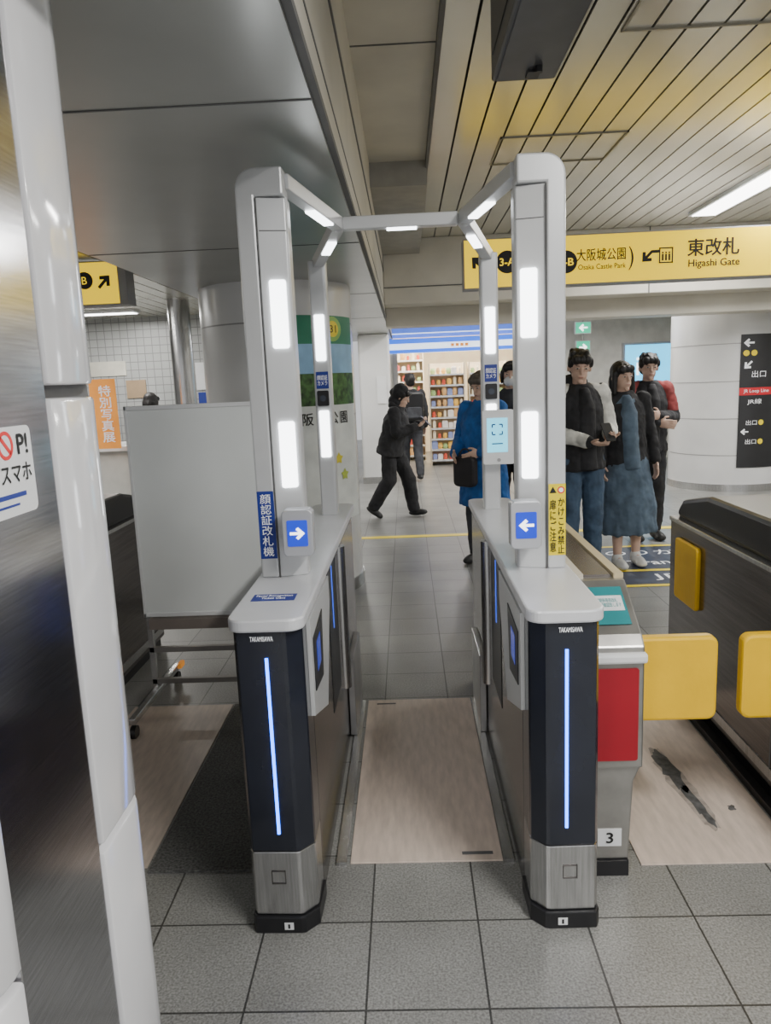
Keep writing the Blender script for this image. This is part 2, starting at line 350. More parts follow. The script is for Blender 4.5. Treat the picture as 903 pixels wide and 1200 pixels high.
dnv=M('decal_navy',(.035,.045,.075),.45,noise=.2,nscale=12)
B('sheet',dnv,dc,1.5,2.95,5.2,6.5,0,.002)
for y in(5.2,5.62,6.44): B('stripe',yels,dc,1.5,2.95,y,y+.05,0,.0026)
B('stripe',yels,dc,2.55,2.6,5.25,6.44,0,.0026)
txt(dc,'JR線',(2.05,5.45,.0025),.5,.2,wt,X_,Y_); arrow(dc,(2.76,5.95,.0025),.26,PI/2,wt,X_,Y_,.001)
txt(dc,'のりかえ',(2.05,6.22,.0025),.8,.16,wt,X_,Y_); txt(dc,'Transfer',(2.05,5.88,.0025),.6,.14,wt,X_,Y_)
# ------------------------------------------------------------------ face recognition gates
def gate(s,label):
    U=lambda u: XC+s*u
    g=thing('face_recognition_gate',label,'ticket gate',(U(.39),2.77,0))
    def poly(pts): return [(U(u),y) for u,y in pts]
    front=[(.478,2.02),(.478,1.885),(.468,1.868),(.345,1.865),(.335,1.868),(.300,1.905),(.297,1.915),(.297,2.02)]
    bm=nb(); prism(bm,poly(front),.25,.895); fc=fin('front_cover',bm,navy,g,bevel=.003)
    bm=nb(); prism(bm,poly(front),.052,.248); fin('lower_cover',bm,steel,g,bevel=.003)
    b2=[(.482,2.02),(.482,1.875),(.472,1.857),(.342,1.855),(.330,1.858),(.294,1.895),(.290,2.02)]
    bm=nb(); prism(bm,poly(b2),0,.05); fin('base',bm,black,g,bevel=.003)
    bm=nb(); x0,x1=sorted((U(.478),U(.297))); box(bm,x0,x1,2.02,3.62,.0,.895); fin('body',bm,dsteel,g,bevel=.004)
    bm=nb(); x0,x1=sorted((U(.285),U(.49)))
    ro=.045; prism(bm,rr(x0,x1,1.845,3.70,[ro,ro,ro,ro],8),.895,.93); fin('deck',bm,deckm,g,bevel=.006)
    B('led_strip',ledb,g,*sorted((U(.386),U(.394))),1.862,1.866,.305,.818)
    txt(g,'TAKAMISAWA',(U(.40),1.8655,.872),.062,.014,wt,bold=.02)
    bm=nb(); cx=U(.40); z=.17
    for (x0,x1,z0,z1) in((cx-.02,cx+.02,z+.018,z+.02),(cx-.02,cx+.02,z-.02,z-.018),(cx-.02,cx-.018,z-.02,z+.02),(cx+.018,cx+.02,z-.02,z+.02)): box(bm,x0,x1,1.8635,1.8655,z0,z1)
    fin('service_cover',bm,dsteel,g)
    plate('number_tag',whitep,g,(U(.378),1.8552,.024),.026,.022,t=.001); txt(g,'1',(U(.378),1.8545,.024),.006,.014,bk)
    xi=U(.297)
    def sidep(nm,mat,pts,t,off=0):
        bm=nb(); prism(bm,pts,xi-s*off,xi-s*(off+t),'x'); return fin(nm,bm,mat,g,bevel=.001)
    sidep('reader_panel',white,[(1.975,.60),(1.975,.885),(2.45,.885),(2.45,.80),(2.27,.50)],.012)
    sc=sidep('reader_screen',black,[(2.01,.66),(2.01,.82),(2.22,.84),(2.18,.64)],.003,.012)
    sidep('screen_glow',M('dim_blue_screen',(.01,.03,.3),.2,emit=.4,ecol=(.01,.04,.5)),[(2.06,.70),(2.06,.79),(2.14,.795),(2.135,.705)],.001,.015)
    sidep('side_led',M('dim_blue_led',(.02,.05,.5),.4,emit=2,ecol=(.02,.1,.9)),[(2.62,.64),(2.62,.875),(2.632,.875),(2.632,.64)],.003)
    sidep('gloss_panel',black,[(2.5,.36),(2.5,.885),(2.78,.885),(2.78,.36)],.002)
    bm=nb(); cone(bm,(U(.292),2.88,.30),(U(.292),2.88,.892),.027,n=20); fin('door_post',bm,steel,g,smooth=True)
    sidep('rear_panel',dsteel,[(2.95,.38),(2.95,.885),(3.55,.885),(3.55,.38)],.006)
    B('skirt',M('skirt_steel',(.36,.36,.36),.3,.8,noise=.1),g,*sorted((U(.294),U(.266))),3.02,3.39,.013,.36,bevel=.003)
    # front post
    zt=2.155
    pr=[(.474,.93),(.474,2.095)]+[(.414+.06*math.cos(t),2.095+.06*math.sin(t)) for t in [PI/2*i/8 for i in range(1,9)]]+[(.333,zt),(.333,2.075),(.418,2.075),(.418,.93)]
    bm=nb(); prism(bm,[(U(u),z) for u,z in pr],2.275,2.37,'y'); fin('post_outer',bm,white,g,bevel=.006)
    bm=nb(); prism(bm,poly([(.416,2.365),(.416,2.282),(.333,2.300),(.328,2.307),(.328,2.365)]),.93,2.073); pin=fin('post_inner',bm,white,g,bevel=.003)
    nrm=V((-s*.018,-.083,0)).normalized(); R=(Z_.cross(nrm))
    lu=.368
    for z0,z1 in((1.64,1.84),(1.215,1.42)):
        plate('light_panel',led,g,V((U(lu),2.2925,(z0+z1)/2)),.05,z1-z0,R,Z_,.006,rad=.008)
    plate('seam',seamd,g,V((U(.372),2.2915,1.98)),.08,.003,R,Z_,.0006)
    B('seam',seamd,g,*sorted((U(.4165),U(.4145))),2.2755,2.283,.93,2.07)
    # arrow display
    xa,xb=sorted((U(.385),U(.292)))
    ch=.010
    oct_=[(xa+ch,1.015),(xb-ch,1.015),(xb,1.015+ch),(xb,1.16-ch),(xb-ch,1.16),(xa+ch,1.16),(xa,1.16-ch),(xa,1.015+ch)]
    bm=nb(); prism(bm,oct_,2.19,2.245,'y'); db=fin('direction_display',bm,bezel,g,bevel=.004)
    cx=(xa+xb)/2
    bm=nb(); cone(bm,(U(.35),2.24,1.09),(U(.35),2.31,1.09),.02); fin('display_arm',bm,black,g)
    plate('screen',blues,db,(cx,2.1895,1.088),.062,.08,t=.002,rad=.004)
    arrow(db,(cx,2.187,1.088),.045,0 if s<0 else PI,wtg)
    # rear post
    zr=2.06
    bm=nb(); prism(bm,rr(*sorted((U(.412),U(.335))),3.37,3.45,.012),.93,zr); rp=fin('post_rear',bm,white,g,bevel=.002)
    for z0,z1 in((1.63,1.83),(1.2,1.41)):
        plate('light_panel',led,g,(U(.374),3.369,(z0+z1)/2),.044,z1-z0,t=.005,rad=.006)
    plate('camera_tag',bluel,g,(U(.374),3.369,1.545),.055,.075,t=.002); txt(g,'顔認証\nカメラ',(U(.374),3.366,1.545),.046,.045,wt)
    bm=nb(); ofan(bm,(U(.374),3.369,1.465),X_,Z_,rr(-.026,.026,-.034,.034,.006),.012); cm=fin('face_camera',bm,black,g)
    disc('lens',M('lens_glass',(.05,.06,.08),.05),cm,(U(.374),3.3565,1.465),.014)
    A=(U(.345),2.335,2.125); Bp=(U(.228),2.875,2.105); Cc=(U(.374),3.41,2.05)
    bm=nb(); obeam(bm,A,Bp,.045,.045); ball(bm,Bp,.03); fin('front_arm',bm,white,g,bevel=.003)
    bm=nb(); obeam(bm,Cc,Bp,.045,.045); ball(bm,Cc,(.035,.035,.026)); fin('rear_arm',bm,white,g,bevel=.003)
    def pad(p0,p1,f0,f1):
        p0,p1=V(p0),V(p1); bm=nb(); dz=V((0,0,-.025)); obeam(bm,p0.lerp(p1,f0)+dz,p0.lerp(p1,f1)+dz,.034,.008); fin('arm_light',bm,led,g)
    pad(A,Bp,.45,.8); pad(Cc,Bp,.45,.75)
    return g,U
gl,UL=gate(-1,'left tall white face recognition gate with navy front and right-pointing blue arrow')
gr,UR=gate(1,'right tall white face recognition gate with left-pointing blue arrow and yellow sticker')
TH=-.006; base0=gl.location.copy()
def splay(o):
    d=o.location-base0; q=Matrix.Rotation(TH,3,'Z')@d
    o.location=base0+q+V((-.007,0,0)); o.rotation_euler.z=TH
splay(gl)
cb=thing('crossbar','white crossbar with light joining the tops of the two tall gates','crossbar',(XC,2.875,2.08))
bm=nb(); box(bm,XC-.215,XC+.205,2.853,2.897,2.082,2.128); fin('beam',bm,white,cb,bevel=.004)
B('crossbar_light',led,cb,XC-.055,XC+.055,2.858,2.892,2.077,2.083)
st=thing('sticker','blue vertical sticker with white Japanese lettering on the left gate post','sticker',(UL(.446),2.274,.995))
plate('sheet',bluel,st,(UL(.446),2.2745,1.10),.052,.215,t=.001)
txt(st,'顔\n認\n証\n改\n札\n機',(UL(.446),2.273,1.10),.034,.198,wt); splay(st)
st=thing('sticker','yellow warning sticker with black Japanese lettering on the right gate post','sticker',(UR(.446),2.274,.975))
plate('sheet',yels,st,(UR(.447),2.2745,1.085),.052,.225,t=.001)
txt(st,'か\nけ\nこ\nみ\n禁\n止',(UR(.459),2.273,1.066),.021,.175,bk,bold=.015)
txt(st,'扉\nに\nご\n注\n意',(UR(.434),2.273,1.066),.021,.165,bk,bold=.015)
bm=nb(); ofan(bm,(UR(.434),2.2733,1.178),X_,Z_,[(-.011,-.009),(.011,-.009),(0,.011)],.0005); fin('warning_triangle',bm,bk,st)
disc('ban_ring',redl,st,(UR(.459),2.2735,1.178),.011,t=.0005); disc('ban_centre',wt,st,(UR(.459),2.273,1.178),.007,t=.0005)
c=onZ(318,700,.931)
st=thing('sticker','blue sticker with white English lettering on the left gate deck','sticker',(c.x,c.y,.93))
plate('sheet',bluel,st,(UL(.395),c.y,.9302),.125,.065,X_,Y_,.0008)
txt(st,'Facial Recognition\nTicket Gate',(UL(.395),c.y,.9312),.105,.04,wt,X_,Y_,bold=.01); splay(st)
# tablet at rear right post
tx0,tx1=UR(.325),UR(.465); tc_=(tx0+tx1)/2
tb=thing('tablet','white face-reading tablet with cyan screen on the right gate rear post','tablet',(tc_,3.3,1.15))
bm=nb(); prism(bm,rr(tx0,tx1,1.145,1.385,.012),3.29,3.32,'y'); fin('casing',bm,whitep,tb,bevel=.003)
plate('screen',cyan,tb,(tc_-.006,3.2895,1.275),.09,.15,t=.001)
bm=nb()
for sx in(-1,1):
    for sz in(-1,1):
        cx,cz=tc_-.006+sx*.022,1.30+sz*.022
        box(bm,min(cx,cx-sx*.014),max(cx,cx-sx*.014),3.2875,3.2885,cz-.0026,cz+.0026); box(bm,cx-.0026,cx+.0026,3.2875,3.2885,min(cz,cz-sz*.014),max(cz,cz-sz*.014))
box(bm,tc_-.03,tc_+.018,3.2875,3.2885,1.235,1.240)
fin('face_frame_mark',bm,M('navy_mark',(.01,.04,.2),.5),tb)
bm=nb(); box(bm,UR(.35),UR(.40),3.32,3.37,1.22,1.30); fin('bracket',bm,black,tb)
bm=nb(); cone(bm,(tc_,3.287,1.165),(tc_,3.2905,1.165),.008); fin('home_button',bm,wallg,tb)
# ------------------------------------------------------------------ red fronted gate
g=thing('ticket_gate','narrow steel ticket gate with red front panel and teal label beside right white gate','ticket gate',(.59,2.8,0))
x0,x1=.512,.668
wst=M('worn_steel',(.40,.39,.37),.3,.8,noise=.1,nscale=8)
pts=[(2.07,.36),(2.07,.74),(2.10,.77),(2.28,.885),(3.6,.885),(3.6,.36)]
bm=nb(); prism(bm,pts,x0+.0,x1,'x'); fin('body',bm,wst,g,bevel=.006)
bm=nb(); prism(bm,[(x0,.05),(x0,.36),(x1,.36),(x1-.022,.31),(x1-.034,.05)],2.085,3.58,'y'); fin('lower_body',bm,wst,g,bevel=.006)
B('base',black,g,x0+.005,x1-.036,2.075,3.58,0,.05)
plate('red_panel',red,g,((x0+x1)/2-.002,2.0695,.532),.125,.29,t=.004,rad=.008)
B('bumper',whitep,g,x0,x1+.004,2.05,2.10,.695,.725,bevel=.008)
dn=V((0,.18,.11)).normalized()
plate('teal_label',teal,g,(.59,2.19,.830),.11,.15,X_,dn,.002); plate('label_card',whitep,g,(.59,2.195,.836),.095,.06,X_,dn,.001)
txt(g,'定期券専用改札\n係員が確認致します',(.59,2.195,.8375),.082,.036,M('teal_text',(.02,.3,.3),.5),X_,dn)
B('top_rail',M('cream_edge',(.66,.60,.48),.4),g,x0,x0+.03,2.3,3.6,.885,.90); B('top_rail',M('tan_edge',(.6,.5,.3),.4),g,x1-.03,x1,2.3,3.6,.885,.90)
B('top_strip',dsteel,g,x0+.035,x1-.035,2.32,3.58,.885,.893)
plate('number_plate',whitep,g,(.575,2.0845,.125),.072,.058,t=.002); txt(g,'3',(.575,2.0815,.125),.022,.036,bk,bold=.02)
def flap(g,x0,x1,y):
    bm=nb(); prism(bm,rr(x0,x1,.42,.70,.03),y-.022,y+.022,'y'); return fin('flap',bm,yelp,g,bevel=.01)
flap(g,.672,.955,2.27)
def dgate(label,x0,x1,y0,y1,s):
    g=thing('ticket_gate',label,'ticket gate',((x0+x1)/2,(y0+y1)/2,0))
    B('body',dsteel,g,x0,x1,y0,y1,.06,.84,bevel=.01); B('base',black,g,x0+.02,x1-.02,y0+.03,y1-.03,0,.06)
    xf=x0 if s<0 else x1
    for yy in (y0+(y1-y0)*.45,): B('panel_joint',seamd,g,*sorted((xf,xf+s*.002)),yy,yy+.006,.08,.83)
    B('kick_strip',steel,g,*sorted((xf,xf+s*.004)),y0+.02,y1-.02,.09,.13)
    bm=nb(); prism(bm,[(y0+.02,.84),(y0+.05,.9),(y0+.3,.99),(y1-.35,.99),(y1-.06,.93),(y1,.88),(y1,.84)],x0+.03,x1-.03,'x'); fin('hood',bm,black,g,bevel=.02)
    B('top_ledge',steel,g,x0-.005,x1+.005,y0-.005,y1+.005,.825,.845,bevel=.004)
    return g
g=dgate('dark steel ticket gate with black hood and yellow flap at right edge',1.235,1.62,1.6,3.50,-1)
flap(g,1.03,1.232,2.27)
bm=nb(); prism(bm,rr(3.12,3.38,.49,.77,.02),1.215,1.236,'x'); fin('side_flap',bm,yelp,g,bevel=.006)
B('floor_plinth',black,g,1.20,1.235,1.6,3.50,0,.03)
dgate('dark steel ticket gate half hidden behind the steel pillar at left',-1.95,-1.52,2.3,4.3,1)
# ------------------------------------------------------------------ whiteboard
w=thing('whiteboard','white mobile board on a wheeled frame left of the left gate','whiteboard',(-.93,3.38,0))
bx0,bx1,by=-1.275,-.575,3.36
B('board',M('board_white',(.80,.83,.82),.35,noise=.03,nscale=2),w,bx0+.008,bx1-.008,by-.01,by+.01,.49,1.45)
bm=nb()
for d in((bx0,bx1,1.445,1.465),(bx0,bx1,.475,.495),(bx0,bx0+.014,.475,1.465),(bx1-.014,bx1,.475,1.465)): box(bm,d[0],d[1],by-.015,by+.015,d[2],d[3])
fin('frame',bm,whitep,w,bevel=.003)
B('tray',M('brown_rail',(.20,.17,.15),.5),w,bx0+.03,bx1,by-.04,by+.0,.42,.47)
for xx in(bx0+.01,bx1-.02):
    bm=nb(); box(bm,xx-.012,xx+.012,by+.015,by+.04,.08,1.4); fin('upright',bm,steel,w)
    bm=nb(); box(bm,xx-.015,xx+.015,3.05,3.72,.07,.10); fin('foot',bm,steel,w,bevel=.004)
    for yy in(3.07,3.70):
        bm=nb(); cone(bm,(xx-.012,yy,.03),(xx+.012,yy,.03),.03,n=20); cone(bm,(xx,yy,.03),(xx,yy,.075),.008); fin('caster',bm,black,w,smooth=True)
for z in(.14,.30):
    bm=nb(); box(bm,bx0,bx1,by+.015,by+.04,z-.012,z+.012); fin('crossbar',bm,M('rail_grey',(.25,.24,.23),.5,.5),w)
B('brake_lever',orange,w,bx0+.03,bx0+.05,3.66,3.72,.09,.115)
# ------------------------------------------------------------------ yellow signs
Ys=6.2
def sgn_txt(parent,body,x0,y0,x1,y1,Y,mat,name='lettering',bold=.018):
    c=onY((x0+x1)/2,(y0+y1)/2,Y); k=(c-CAM).dot(F0)/F
    return txt(parent,body,c+V((0,-.002,0)),(x1-x0)*k*.99,(y1-y0)*k,mat,name=name,bold=bold)
l=onY(544,311,Ys)
zb,zt=2.235,2.60
sx0,sx1=l.x,3.9
sg=thing('overhead_sign','long yellow overhead sign with black Japanese and English lettering at right','sign',((sx0+sx1)/2,Ys,zb))
B('casing',wallg,sg,sx0-.01,sx1,Ys+.004,Ys+.16,zb-.012,zt+.012,bevel=.004)
B('yellow_face',yel,sg,sx0,sx1-.01,Ys,Ys+.01,zb,zt)
for xx in(sx0+.4,sx1-.4):
    bm=nb(); cone(bm,(xx,Ys+.08,zt),(xx,Ys+.08,ZC),.015); fin('hanger',bm,steel,sg)
c=onY(560,309,Ys); arrow(sg,c+V((0,-.001,0)),.14,math.radians(135),bk)
for px,tx in((594,'3-A'),(663,'3-B')):
    c=onY(px,307,Ys); disc('number_badge',bk,sg,c+V((0,-.001,0)),.088); txt(sg,tx,c+V((0,-.004,0)),.12,.06,yel,bold=.02)
sgn_txt(sg,'大阪城公園',675,291,733,305,Ys,bk,bold=.015); sgn_txt(sg,'Osaka Castle Park',677,309,733,315,Ys,bk,bold=.012); sgn_txt(sg,')',736,289,742,316,Ys,bk,bold=0)
c=onY(760,300,Ys); arrow(sg,c+V((-.01,-.001,0)),.12,math.radians(-135),bk,hook=True)
c=onY(780,299,Ys); bm=nb()
for d in((-.055,.055,.05,.06),(-.055,.055,-.06,-.05),(-.055,-.045,-.06,.06),(.045,.055,-.06,.06)): box(bm,c.x+d[0],c.x+d[1],Ys-.003,Ys-.001,c.z+d[2],c.z+d[3])
for i in(-1,0,1):
    box(bm,c.x+i*.026-.007,c.x+i*.026+.007,Ys-.003,Ys-.001,c.z-.04,c.z+.01); box(bm,c.x+i*.026-.006,c.x+i*.026+.006,Ys-.003,Ys-.001,c.z+.014,c.z+.027)
fin('lift_symbol',bm,bk,sg)
sgn_txt(sg,'東改札',805,279,866,299,Ys,bk,bold=.022); sgn_txt(sg,'Higashi Gate',806,303,866,314,Ys,bk,bold=.018)
Y2=5.3
rt_=onY(138,331,Y2); ct=onY(120,307,Y2); cbm=onY(120,356,Y2)
sg=thing('overhead_sign','small yellow overhead sign with diagonal black arrow near the steel column at left','sign',(rt_.x-.4,Y2,cbm.z))
B('casing',wallg,sg,rt_.x-.8,rt_.x+.06,Y2+.004,Y2+.16,cbm.z-.01,min(ct.z+.01,ZL),bevel=.004); B('yellow_face',yel,sg,rt_.x-.79,rt_.x,Y2,Y2+.01,cbm.z,ct.z)
c=onY(122,330,Y2); arrow(sg,c+V((0,-.001,0)),.115,math.radians(45),bk)
c=onY(99,329,Y2); disc('number_badge',bk,sg,c+V((0,-.001,0)),.058); txt(sg,'B',c+V((0,-.004,0)),.035,.05,yel)
# dark hanging box
hb=thing('hanging_display','dark grey hanging display box seen from below near the ceiling','display',(.425,2.0,2.5))
B('casing',M('dark_casing',(.085,.085,.09),.35,.3),hb,.325,.54,1.3,2.71,2.5,2.86,bevel=.008)
B('side_screen',black,hb,.321,.326,1.36,2.65,2.56,2.82)
B('bottom_plate',M('dark_plate',(.13,.13,.135),.3,.5),hb,.34,.525,1.32,2.69,2.494,2.50)
for yy in(1.6,2.4):
    bm=nb(); cone(bm,(.43,yy,2.86),(.43,yy,ZC),.02); fin('hanger',bm,steel,hb)
bm=nb(); cone(bm,(.46,2.58,2.475),(.46,2.58,2.5),.012); box(bm,.43,.47,2.6,2.66,2.485,2.5); fin('latch',bm,black,hb)
for (x0,x1,y0,y1,lb) in((.65,1.45,5.0,5.6,'square access hatch frame in slatted ceiling above the right post'),(1.0,1.75,2.6,3.6,'large access hatch frame in slatted ceiling near the hanging display')):
    bm=nb(); e=.012
    for d in((x0,x1,y0,y0+e),(x0,x1,y1-e,y1),(x0,x0+e,y0,y1),(x1-e,x1,y0,y1)): box(bm,d[0],d[1],d[2],d[3],2.992,3.0)
    fin('ceiling_hatch',bm,M('hatch_grey',(.3,.28,.22),.5),label=lb,cat='hatch')
# ------------------------------------------------------------------ pillars
def rpillar(label,cx,cy,rad,h,seams):
    t=thing('pillar',label,'pillar',(cx,cy,0))
    bm=nb(); cone(bm,(cx,cy,0),(cx,cy,h),rad,n=64); fin('column',bm,pilw,t,smooth=True)
    bm=nb()
    for z in seams: cone(bm,(cx,cy,z-.005),(cx,cy,z+.005),rad+.002,n=64)
    fin('panel_joint',bm,M('joint_grey',(.3,.3,.3),.5),t)
    bm=nb(); cone(bm,(cx,cy,0),(cx,cy,.09),rad+.012,n=64); fin('base_ring',bm,steel,t,smooth=True)
    return t
P1=(-.93,5.62,.55)
rpillar('thick round white pillar behind the left gate wrapped with a park poster',*P1,ZS,(.65,1.3,1.95))
rpillar('thick round white pillar at right with black direction sign',4.2,9.9,.72,3.0,(.45,.9,1.35,1.8,2.25,2.7))
def curved(name,mat,parent,P,a0,a1,z0,z1,off=.004,n=16):
    bm=nb(); cx,cy,rad=P
    vo=[];vi=[]
    for i in range(n+1):
        t=math.radians(a0+(a1-a0)*i/n); dx,dy=math.sin(t),-math.cos(t)
        vo.append([bm.verts.new((cx+dx*(rad+off),cy+dy*(rad+off),z)) for z in(z0,z1)])
        vi.append([bm.verts.new((cx+dx*(rad+off-.003),cy+dy*(rad+off-.003),z)) for z in(z0,z1)])
    for i in range(n):
        bm.faces.new((vo[i][0],vo[i+1][0],vo[i+1][1],vo[i][1])); bm.faces.new((vi[i][0],vi[i][1],vi[i+1][1],vi[i+1][0]))
        bm.faces.new((vo[i][1],vo[i+1][1],vi[i+1][1],vi[i][1])); bm.faces.new((vo[i][0],vi[i][0],vi[i+1][0],vo[i+1][0]))
    bm.faces.new((vo[0][0],vo[0][1],vi[0][1],vi[0][0])); bm.faces.new((vo[n][0],vi[n][0],vi[n][1],vo[n][1]))
    return fin(name,bm,mat,parent,smooth=True)
po=thing('poster','curved park poster with green band, blue sky and trees on the white pillar','poster',(P1[0]+.3,P1[1]-.5,1.0))
curved('green_band',M('green_band',(.02,.22,.12),.4),po,P1,10,80,1.80,1.99)
curved('sky_picture',M('sky_picture',(.28,.50,.80),.4,noise=.2,nscale=3),po,P1,10,80,1.55,1.80)
curved('tree_picture',M('tree_picture',(.05,.13,.03),.5,noise=.4,nscale=22),po,P1,10,80,1.38,1.60,.006)
curved('white_sheet',M('poster_white',(.76,.79,.77),.4),po,P1,10,80,.55,1.38)
def ptan(P,ang,z,off=.008):
    t=math.radians(ang); return V((P[0]+math.sin(t)*(P[2]+off),P[1]-math.cos(t)*(P[2]+off),z)),V((math.cos(t),math.sin(t),0))
c,R=ptan(P1,52,1.90); disc('emblem_ring',M('emblem_green',(.25,.5,.1),.4),po,c,.085,R,Z_,.001); disc('number_badge',yels,po,c+V((R.y,-R.x,0))*.002,.055,R,Z_); txt(po,'31',c+V((R.y,-R.x,0))*.005,.06,.05,bk,R,Z_)
for ch,an in (('大',16),('阪',27),('城',38),('公',49),('園',60)):
    c,R=ptan(P1,an,1.29); txt(po,ch,c,.085,.085,bk,R,Z_,bold=.015)
for an,z,mt in((52,1.0,M('leaf_yellow',(.7,.6,.05),.5)),(58,.88,M('leaf_lime',(.5,.6,.1),.5)),(44,.8,M('leaf_green',(.2,.5,.1),.5))):
    c,R=ptan(P1,an,z); bm=nb(); pts=[]
    for i in range(10):
        q=.045 if i%2==0 else .026; pts.append((q*math.cos(2*PI*i/10+.3),q*math.sin(2*PI*i/10+.3)))
    ofan(bm,c,R,Z_,pts,.001); fin('leaf_mark',bm,mt,po)
P2t=(4.2,9.9,.72)
bs=thing('direction_sign','black curved direction sign with white arrows and red band on right pillar','sign',(4.2,9.17,1.0))
curved('black_sheet',M('sign_black',(.02,.02,.022),.4),bs,P2t,-14,45,.30,1.9,.01)
curved('red_band',M('red_band',(.6,.02,.03),.4),bs,P2t,-14,45,1.18,1.27,.013)
c,R=ptan(P2t,-7,1.8,.014); arrow(bs,c,.12,PI,wt,R,Z_)
c,R=ptan(P2t,-7,1.54,.014); arrow(bs,c,.12,math.radians(-135),wt,R,Z_)
for an in(-9,-2): c,R=ptan(P2t,an,1.68,.014); disc('number_badge',yels,bs,c,.035,R,Z_)
c,R=ptan(P2t,3,1.43,.014); txt(bs,'出口',c,.17,.08,wt,R,Z_)
c,R=ptan(P2t,1,1.225,.016); txt(bs,'JR Loop Line',c,.30,.05,wt,R,Z_)
c,R=ptan(P2t,0,1.1,.014); txt(bs,'JR線',c,.17,.07,wt,R,Z_)
for z in(.85,.62):
    c,R=ptan(P2t,-2,z,.014); txt(bs,'出口',c,.13,.06,wt,R,Z_); c,R=ptan(P2t,7,z,.014); disc('number_badge',yels,bs,c,.033,R,Z_)
c,R=ptan(P2t,-8,.74,.014); arrow(bs,c,.09,PI,wt,R,Z_)
# far slim pillar
t=thing('pillar','slim white square pillar at the far end beside the shop','pillar',(-.42,11.4,0))
B('column',pilw,t,-.68,-.22,11.2,11.7,0,ZS,bevel=.03); B('base_ring',steel,t,-.69,-.21,11.19,11.71,0,.1)
B('notice',whitep,t,-.42,-.28,11.185,11.2,1.2,1.6)
c=onY(213,410,8.0); bm=nb(); cone(bm,(c.x,8,0),(c.x,8,ZL),.115,n=32); fin('steel_column',bm,steel,label='slim round steel column left of the white pillar',cat='column',smooth=True)
# ------------------------------------------------------------------ shop
sh=thing('shop_front','brightly lit shop front with blue and white fascia at concourse end','shop',(.9,13.3,0))
fw=M('fascia_white',(.8,.85,.9),.4,emit=1.8,ecol=(.75,.88,1)); fb=M('fascia_blue',(.02,.10,.5),.4,emit=1.6,ecol=(.02,.14,.85)); fo=M('fascia_orange',(.8,.3,.05),.4,emit=.6,ecol=(.9,.3,.05))
B('fascia_white',fw,sh,-.25,2.4,12.95,13.1,1.98,2.18)
B('fascia_blue',fb,sh,-.25,2.4,12.94,12.95,2.14,2.22); B('fascia_blue',fb,sh,-.25,2.4,12.94,12.95,1.98,2.04)
for k,xx in enumerate((.80,.88,.96,1.04)): B('fascia_letter',fo,sh,xx,xx+.055,12.935,12.945,2.065,2.115)
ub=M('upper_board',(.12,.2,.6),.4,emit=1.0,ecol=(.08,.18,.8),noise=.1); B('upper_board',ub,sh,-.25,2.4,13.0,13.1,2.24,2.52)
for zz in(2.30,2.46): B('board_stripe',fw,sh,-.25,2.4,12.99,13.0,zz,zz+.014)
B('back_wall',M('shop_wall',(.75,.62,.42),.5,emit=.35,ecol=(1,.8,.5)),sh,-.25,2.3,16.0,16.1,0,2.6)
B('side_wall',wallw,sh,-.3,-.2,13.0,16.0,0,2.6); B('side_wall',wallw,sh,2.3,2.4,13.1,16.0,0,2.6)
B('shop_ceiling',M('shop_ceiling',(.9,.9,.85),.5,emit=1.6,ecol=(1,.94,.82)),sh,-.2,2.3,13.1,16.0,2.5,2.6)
B('door_frame',wallg,sh,-.2,-.12,12.98,13.06,0,1.98)
area('shop_light',(1.0,13.6,2.45),2,.8,95,(1,.88,.68))
cols=[(.7,.1,.06),(.85,.5,.1),(.25,.3,.55),(.8,.72,.55),(.35,.5,.2),(.8,.75,.7),(.6,.1,.08),(.7,.42,.18)]
protos=[]
for i,cc in enumerate(cols):
    bm=nb(); w_=.075+.01*(i%3); h_=.10+.016*(i%4)
    if i%3==0: cone(bm,(0,0,0),(0,0,h_*.75),w_*.42,w_*.42,10); cone(bm,(0,0,h_*.75),(0,0,h_),w_*.42,w_*.2,10)
    elif i%3==1: ball(bm,(0,0,h_*.45),(w_*.55,.03,h_*.45),n=8); box(bm,-w_*.4,w_*.4,-.01,.01,0,h_*.95)
    else: prism(bm,[(-w_/2,-.03),(w_/2,-.03),(w_/2,.03),(-w_/2,.03)],0,h_*.85); box(bm,-w_/2*.8,w_/2*.8,-.008,.008,h_*.85,h_)
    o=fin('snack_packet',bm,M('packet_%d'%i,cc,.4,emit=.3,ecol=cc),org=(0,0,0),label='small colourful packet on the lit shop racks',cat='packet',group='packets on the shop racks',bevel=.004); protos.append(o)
used=set()
rkm=M('rack_cream',(.74,.64,.48),.5)
def rack(x0,x1,y,n,label,H=1.8):
    t=thing('display_rack',label,'rack',((x0+x1)/2,y,0))
    B('back_panel',rkm,t,x0,x1,y+.16,y+.18,0,H)
    for xx in(x0,x1-.02): B('side_panel',rkm,t,xx,xx+.02,y-.16,y+.18,0,H)
    for k in range(n):
        z=.1+k*((H-.1)/n); B('shelf',rkm,t,x0+.02,x1-.02,y-.15,y+.16,z-.015,z); B('price_strip',whitep,t,x0+.02,x1-.02,y-.158,y-.15,z-.03,z)
        x=x0+.075
        while x<x1-.06:
            i=random.randrange(8); src=protos[i]
            if i not in used: used.add(i); o=src
            else: o=src.copy(); C.objects.link(o)
            o.location=(x,y-.08+random.uniform(-.02,.03),z+.001); sc_=random.uniform(.75,1.1); o.scale=(sc_,sc_,sc_); x+=random.uniform(.088,.105)
rack(.42,1.05,13.45,9,'tall lit snack rack at right side of the shop entrance')
rack(1.12,1.8,13.45,9,'lit snack rack at the far right of the shop entrance')
rack(-.19,.36,14.4,10,'tall snack rack deep inside the shop at left',2.1)
for i,o in enumerate(protos):
    if i not in used: bpy.data.objects.remove(o)
